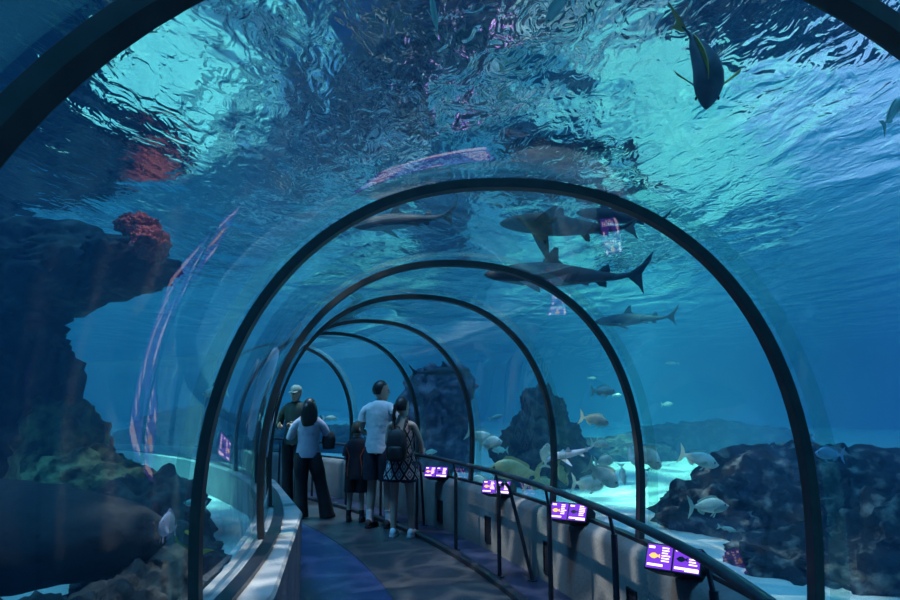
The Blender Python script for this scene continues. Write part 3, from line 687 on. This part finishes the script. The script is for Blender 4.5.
    def shoes(s, mat, sole=None, socks=None):
        for l in s.legs:
            an, toe = l[2], l[3]; d = (toe-an); d.z = 0; d.normalize(); q = Vector((d.y, -d.x, 0)); b = MB(); rings = []
            for t, w, h in [(-.075, .020, .05), (-.06, .034, .085), (-.01, .040, .10), (.05, .042, .085), (.10, .048, .06), (.15, .046, .045), (.185, .03, .03), (.195, .012, .018)]:
                c = Vector((an.x, an.y, 0)) + d*t
                rings.append([c + q*(w*math.cos(a)) + Vector((0, 0, .012 + h*.5 + h*.5*math.sin(a))) for a in (2*PI*i/14 for i in range(14))])
            b.loft(rings); sh = s.fin(b, 'shoe', mat)
            b = MB(); out = []
            for t, w in [(-.08, .018), (-.06, .038), (0, .043), (.06, .045), (.11, .052), (.16, .048), (.19, .032), (.20, .012)]:
                out.append((Vector((an.x, an.y, 0)) + d*t, w))
            b.loft([[c - q*w + Vector((0, 0, .002)), c + q*w + Vector((0, 0, .002)), c + q*w + Vector((0, 0, .026)), c - q*w + Vector((0, 0, .026))] for c, w in out])
            s.fin(b, 'sole', sole or mat, sh)
            if socks:
                b = MB(); s.limb(b, [an+Vector((0, 0, -.02)), an+Vector((0, 0, .06)), an.lerp(l[1], .28)], [.045, .044, .052]); s.fin(b, 'sock', socks)
    def hair(s, mat, long=0, cap=True, tail=None, width=1.0, lift=0):
        b = MB(); hc, R = s.hc, s.R; rings = []
        # skull cap: covers crown, back and sides, leaves the face free
        for i in range(13):
            t = i/12; z = .124 - (.20 if long else .175)*t*t
            rr = math.sqrt(max(.01, 1-(max(0, z-.01)/.1145)**2))
            pts = []
            for a in (2*PI*j/20 for j in range(20)):
                x = .087*width*rr*math.cos(a); y = math.sin(a)
                y = ((.108 if z > -.01 or long else .108+(z+.01)*.5)*rr*y if y < 0 else (.088*rr*y if z > .055 else min(.088*rr*y, .02-(.055-z)*.35)))
                pts.append(hc + R @ Vector((x, y, z + lift*rr*0)))
            rings.append(pts)
        b.loft(rings)
        if long:
            rg = []
            for t, w, d in [(0, .075, .06), (.15, .092, .065), (.35, .105, .06), (.6, .11, .055), (.85, .095, .045), (1, .05, .025)]:
                c = hc + R @ Vector((0, -.055, .05)) + Vector((0, -.035*t, -long*t))
                rg.append([c + R @ Vector((w*width*(1+.06*math.sin(5*a+t*9))*math.cos(a), d*math.sin(a), 0)) for a in (2*PI*i/20 for i in range(20))])
            b.loft(rg)
        if tail:
            p0 = hc + R @ Vector((0, -.10, .02)); n = 12; pts = []; rr = []
            for i in range(n+1):
                t = i/n; pts.append(p0 + R @ Vector((0, -.02*math.sin(t*PI), 0)) + Vector((tail[1]*t, -.015, -tail[0]*t))); rr.append(.030*(1-.55*t)*(1+.18*math.sin(t*26)))
            b.tube(pts, rr, 12)
        return s.fin(b, 'hair', mat)

def legset(dx0=-.10, dx1=.10, s0=0, s1=0, y0=0, y1=0, bend=.02, to0=-.02, to1=.02):
    out = []
    for hx, fx, fy, to in ((-.09, dx0+s0, y0, to0), (.09, dx1+s1, y1, to1)):
        hp = Vector((hx, 0, .88)); an = Vector((fx, fy-.02, .085)); kn = hp.lerp(an, .49) + Vector((0, bend, 0))
        out.append([hp, kn, an, Vector((fx+to, fy+.13, .035))])
    return out
SKIN = M['skin']
# woman at the left, phone raised, weight on the left leg
wy = Person(P(.572, -.08, .012), math.radians(8), 1.62, 'woman with long black hair, pale blouse and black trousers, seen from behind', SKIN,
    [[(-.175, 0, 1.39), (-.27, .02, 1.14), (-.14, .22, 1.30), (-.10, .28, 1.36), (1, 0, .3)], [(.175, 0, 1.39), (.28, .03, 1.14), (.15, .24, 1.30), (.10, .30, 1.36), (-1, 0, .3)]],
    legset(-.10, .10, .03, .20, 0, .03, to1=.08), turn=.12, nod=.12, w=.97)
wy.top(M['blouse'], .86, 1.03, 1.25, 'blouse', 1.06, .066); wy.bottom(M['blackcloth'], 1.5, 'trousers', .118, .098)
wy.shoes(M['blackcloth'], M['blk']); wy.hair(M['hair'], .36, width=1.12)
k = wy.k; b = MB(); b.box((0, .36, 1.42), (.15, .012, .08)); b.v = [v*k for v in b.v]
ph = b.build('phone', M['blk'], None, bevel=.004); ph.matrix_world = wy.root.matrix_basis; tag(ph, 'dark phone held up by the woman in the pale blouse', 'phone')
# shoulder bag on her right elbow
b = MB(); rings = []
for z, w, d in [(-.13, .05, .03), (-.12, .085, .05), (0, .10, .055), (.09, .085, .045), (.12, .05, .02)]:
    rings.append([Vector((.295 + w*math.cos(a), .02 + d*math.sin(a), 1.10+z)) for a in (2*PI*i/18 for i in range(18))])
b.loft(rings); b.v = [v*k for v in b.v]
bag = b.build('shoulder_bag', M['blackcloth']); bag.location = wy.root.location; bag.rotation_euler = wy.root.rotation_euler
tag(bag, 'small black shoulder bag hanging at the right elbow of the woman in the pale blouse', 'bag')
b = MB(); b.tube([(.23, .02, 1.20), (.20, -.02, 1.34), (.165, 0, 1.46), (.20, .06, 1.34), (.24, .05, 1.21)], .008, 6); b.v = [v*k for v in b.v]; b.build('strap', M['blackcloth'], bag)
# visitor in a cap behind her, facing the camera
cp = Person(P(.66, .22, .012), math.radians(165), 1.84, 'dim visitor in a light cap and dark green top, behind the long haired woman', SKIN,
    [[(-.18, 0, 1.40), (-.25, .02, 1.14), (-.10, .20, 1.12), (-.05, .26, 1.13), (0, 0, 1)], [(.18, 0, 1.40), (.26, .02, 1.14), (.14, .20, 1.10), (.10, .26, 1.12), (0, 0, 1)]], legset(), nod=-.1)
cp.top(M['greencloth'], .86, 1.0, 1.5, 'jacket', 1.05, .066); cp.bottom(M['blackcloth'], 1.5, 'trousers', .11, .085); cp.shoes(M['blackcloth'])
b = MB(); rings = []
for z, r in [(.02, .086), (.05, .088), (.08, .080), (.105, .058), (.12, .025), (.122, .004)]:
    rings.append([cp.hc + cp.R @ Vector((r*math.cos(a), r*1.08*math.sin(a), z)) for a in (2*PI*i/20 for i in range(20))])
b.loft(rings)
b.loft([[cp.hc + cp.R @ Vector((x, .07+.07*math.cos(x*14)*q, .03-.008*q)) for x in (-.07, -.04, 0, .04, .07)] + [cp.hc + cp.R @ Vector((x, .07+.07*math.cos(x*14)*q, .024-.008*q)) for x in (.07, .04, 0, -.04, -.07)] for q in (0, .5, 1)])
cp.fin(b, 'cap', M['capcloth'])
# boy
bo = Person(P(.53, .40, .012), math.radians(-6), 1.27, 'small boy in a dark football shirt with red side stripes, seen from behind', SKIN,
    [[(-.165, 0, 1.36), (-.20, -.01, 1.10), (-.15, .15, 1.0), (-.13, .22, .98), (0, 0, 1)], [(.165, 0, 1.36), (.21, -.01, 1.10), (.18, .12, .98), (.15, .2, .96), (0, 0, 1)]],
    legset(-.10, .10, -.02, .02), turn=-.1, w=.95, hs=1.22)
bo.top(M['navycloth'], .74, 1.12, .85, 'shirt', 1.08, .074); bo.bottom(M['blackcloth'], .95, 'shorts', .118, .115); bo.shoes(M['blackcloth'], M['blk'], M['blackcloth']); bo.hair(M['brownhair'])
b = MB()
for q in (-1, 1):
    for y0, w_ in ((-.02, .022), (.045, .010)):
        b.loft([[Vector((q*(r+.004), y0-w_, z)), Vector((q*(r+.010), y0, z)), Vector((q*(r+.004), y0+w_, z)), Vector((q*(r-.012), y0, z))] for z, r in ((.78, .192), (.90, .188), (1.05, .172), (1.16, .182), (1.25, .190))])
    b.tube([(q*.17, -.105, 1.30), (q*.10, -.128, 1.15), (q*.135, -.128, .95), (q*.13, -.132, .80)], .008, 6)
bo.fin(b, 'stripes', M['redcloth'])
# man
mn = Person(P(.49, .49, .012), math.radians(-24), 1.84, 'tall man in a white T-shirt and dark shorts, head turned right', SKIN,
    [[(-.19, 0, 1.40), (-.25, -.01, 1.12), (-.17, .18, 1.02), (-.14, .26, 1.0), (0, 0, 1)], [(.19, 0, 1.40), (.25, .04, 1.14), (.14, .26, 1.12), (.08, .32, 1.12), (0, 0, 1)]],
    legset(-.09, .10, -.01, .02, -.01, .06), turn=-.95, nod=-.05, w=1.06)
mn.top(M['whitecloth'], .86, 1.04, .62, 'shirt', 1.05, .074); mn.bottom(M['navycloth'], .85, 'shorts', .115, .112); mn.shoes(M['blackcloth'], M['blk'], M['whitecloth']); mn.hair(M['hair'])
# woman in the patterned dress
wd = Person(P(.445, .53, .012), math.radians(-14), 1.62, 'woman in a black and white diamond patterned dress with a ponytail', SKIN,
    [[(-.16, 0, 1.39), (-.20, .02, 1.12), (-.12, .20, 1.06), (-.08, .27, 1.06), (0, 0, 1)], [(.16, 0, 1.39), (.24, .05, 1.14), (.20, .25, 1.02), (.18, .33, 1.02), (0, 0, 1)]],
    legset(-.09, .11, 0, .03, 0, .03), turn=-.55, w=.95)
b = MB(); wd.torso(b, [(.70, .235, .185), (.74, .228, .18), (.84, .20, .155), (.95, .172, .128), (1.07, .142, .105), (1.18, .156, .112), (1.27, .162, .112), (1.30, .155, .105)], 32, .03)
for q in (-1, 1): b.tube([(q*.09, .10, 1.28), (q*.095, .04, 1.42), (q*.09, -.05, 1.42), (q*.085, -.10, 1.28)], .012, 6)
wd.fin(b, 'dress', M['dresscloth'])
b = MB()
for l in wd.legs: b.tube([l[0]+Vector((0, 0, .03)), l[0].lerp(l[1], .30), l[0].lerp(l[1], .56)], [.105, .108, .108], 16)
wd.fin(b, 'shorts', M['denim'])
wd.shoes(M['whitecloth'], M['whitecloth']); wd.hair(M['hair'], tail=(.26, -.02))
# backpack
bp = empty('backpack', wd.root.location, math.radians(-14), 'small black backpack worn by the woman in the patterned dress', 'backpack')
k = wd.k; b = MB(); rings = []
for z, w, d in [(.92, .05, .02), (.93, .10, .05), (.97, .125, .07), (1.10, .13, .075), (1.22, .12, .065), (1.29, .09, .045), (1.315, .045, .02)]:
    ring = []
    for a in (2*PI*i/28 for i in range(28)):
        c, q = math.cos(a), math.sin(a); ring.append(Vector((w*math.copysign(abs(c)**.55, c), -.185 + d*math.copysign(abs(q)**.55, q), z))*k)
    rings.append(ring)
b.loft(rings); b.build('bag_body', M['packcloth'], bp)
b = MB(); rings = []
for z, w, d in [(.95, .05, .01), (.96, .085, .03), (1.02, .095, .035), (1.09, .09, .03), (1.11, .06, .01)]:
    rings.append([Vector((w*math.cos(a), -.255 + d*math.sin(a), z))*k for a in (2*PI*i/18 for i in range(18))])
b.loft(rings); b.build('pocket', M['packcloth'], bp)
for q in (-1, 1):
    b = MB(); b.tube([Vector(p)*k for p in ((q*.07, -.15, 1.28), (q*.085, -.09, 1.42), (q*.09, .0, 1.455), (q*.10, .10, 1.38), (q*.13, .12, 1.22), (q*.165, .02, 1.05), (q*.12, -.14, .97))], .013, 8); b.build('strap', M['packcloth'], bp)
b = MB(); b.tube([Vector((.03*math.cos(a), -.17, 1.32+.03*math.sin(a)))*k for a in (PI*i/8 for i in range(9))], .008, 6); b.build('handle', M['packcloth'], bp)
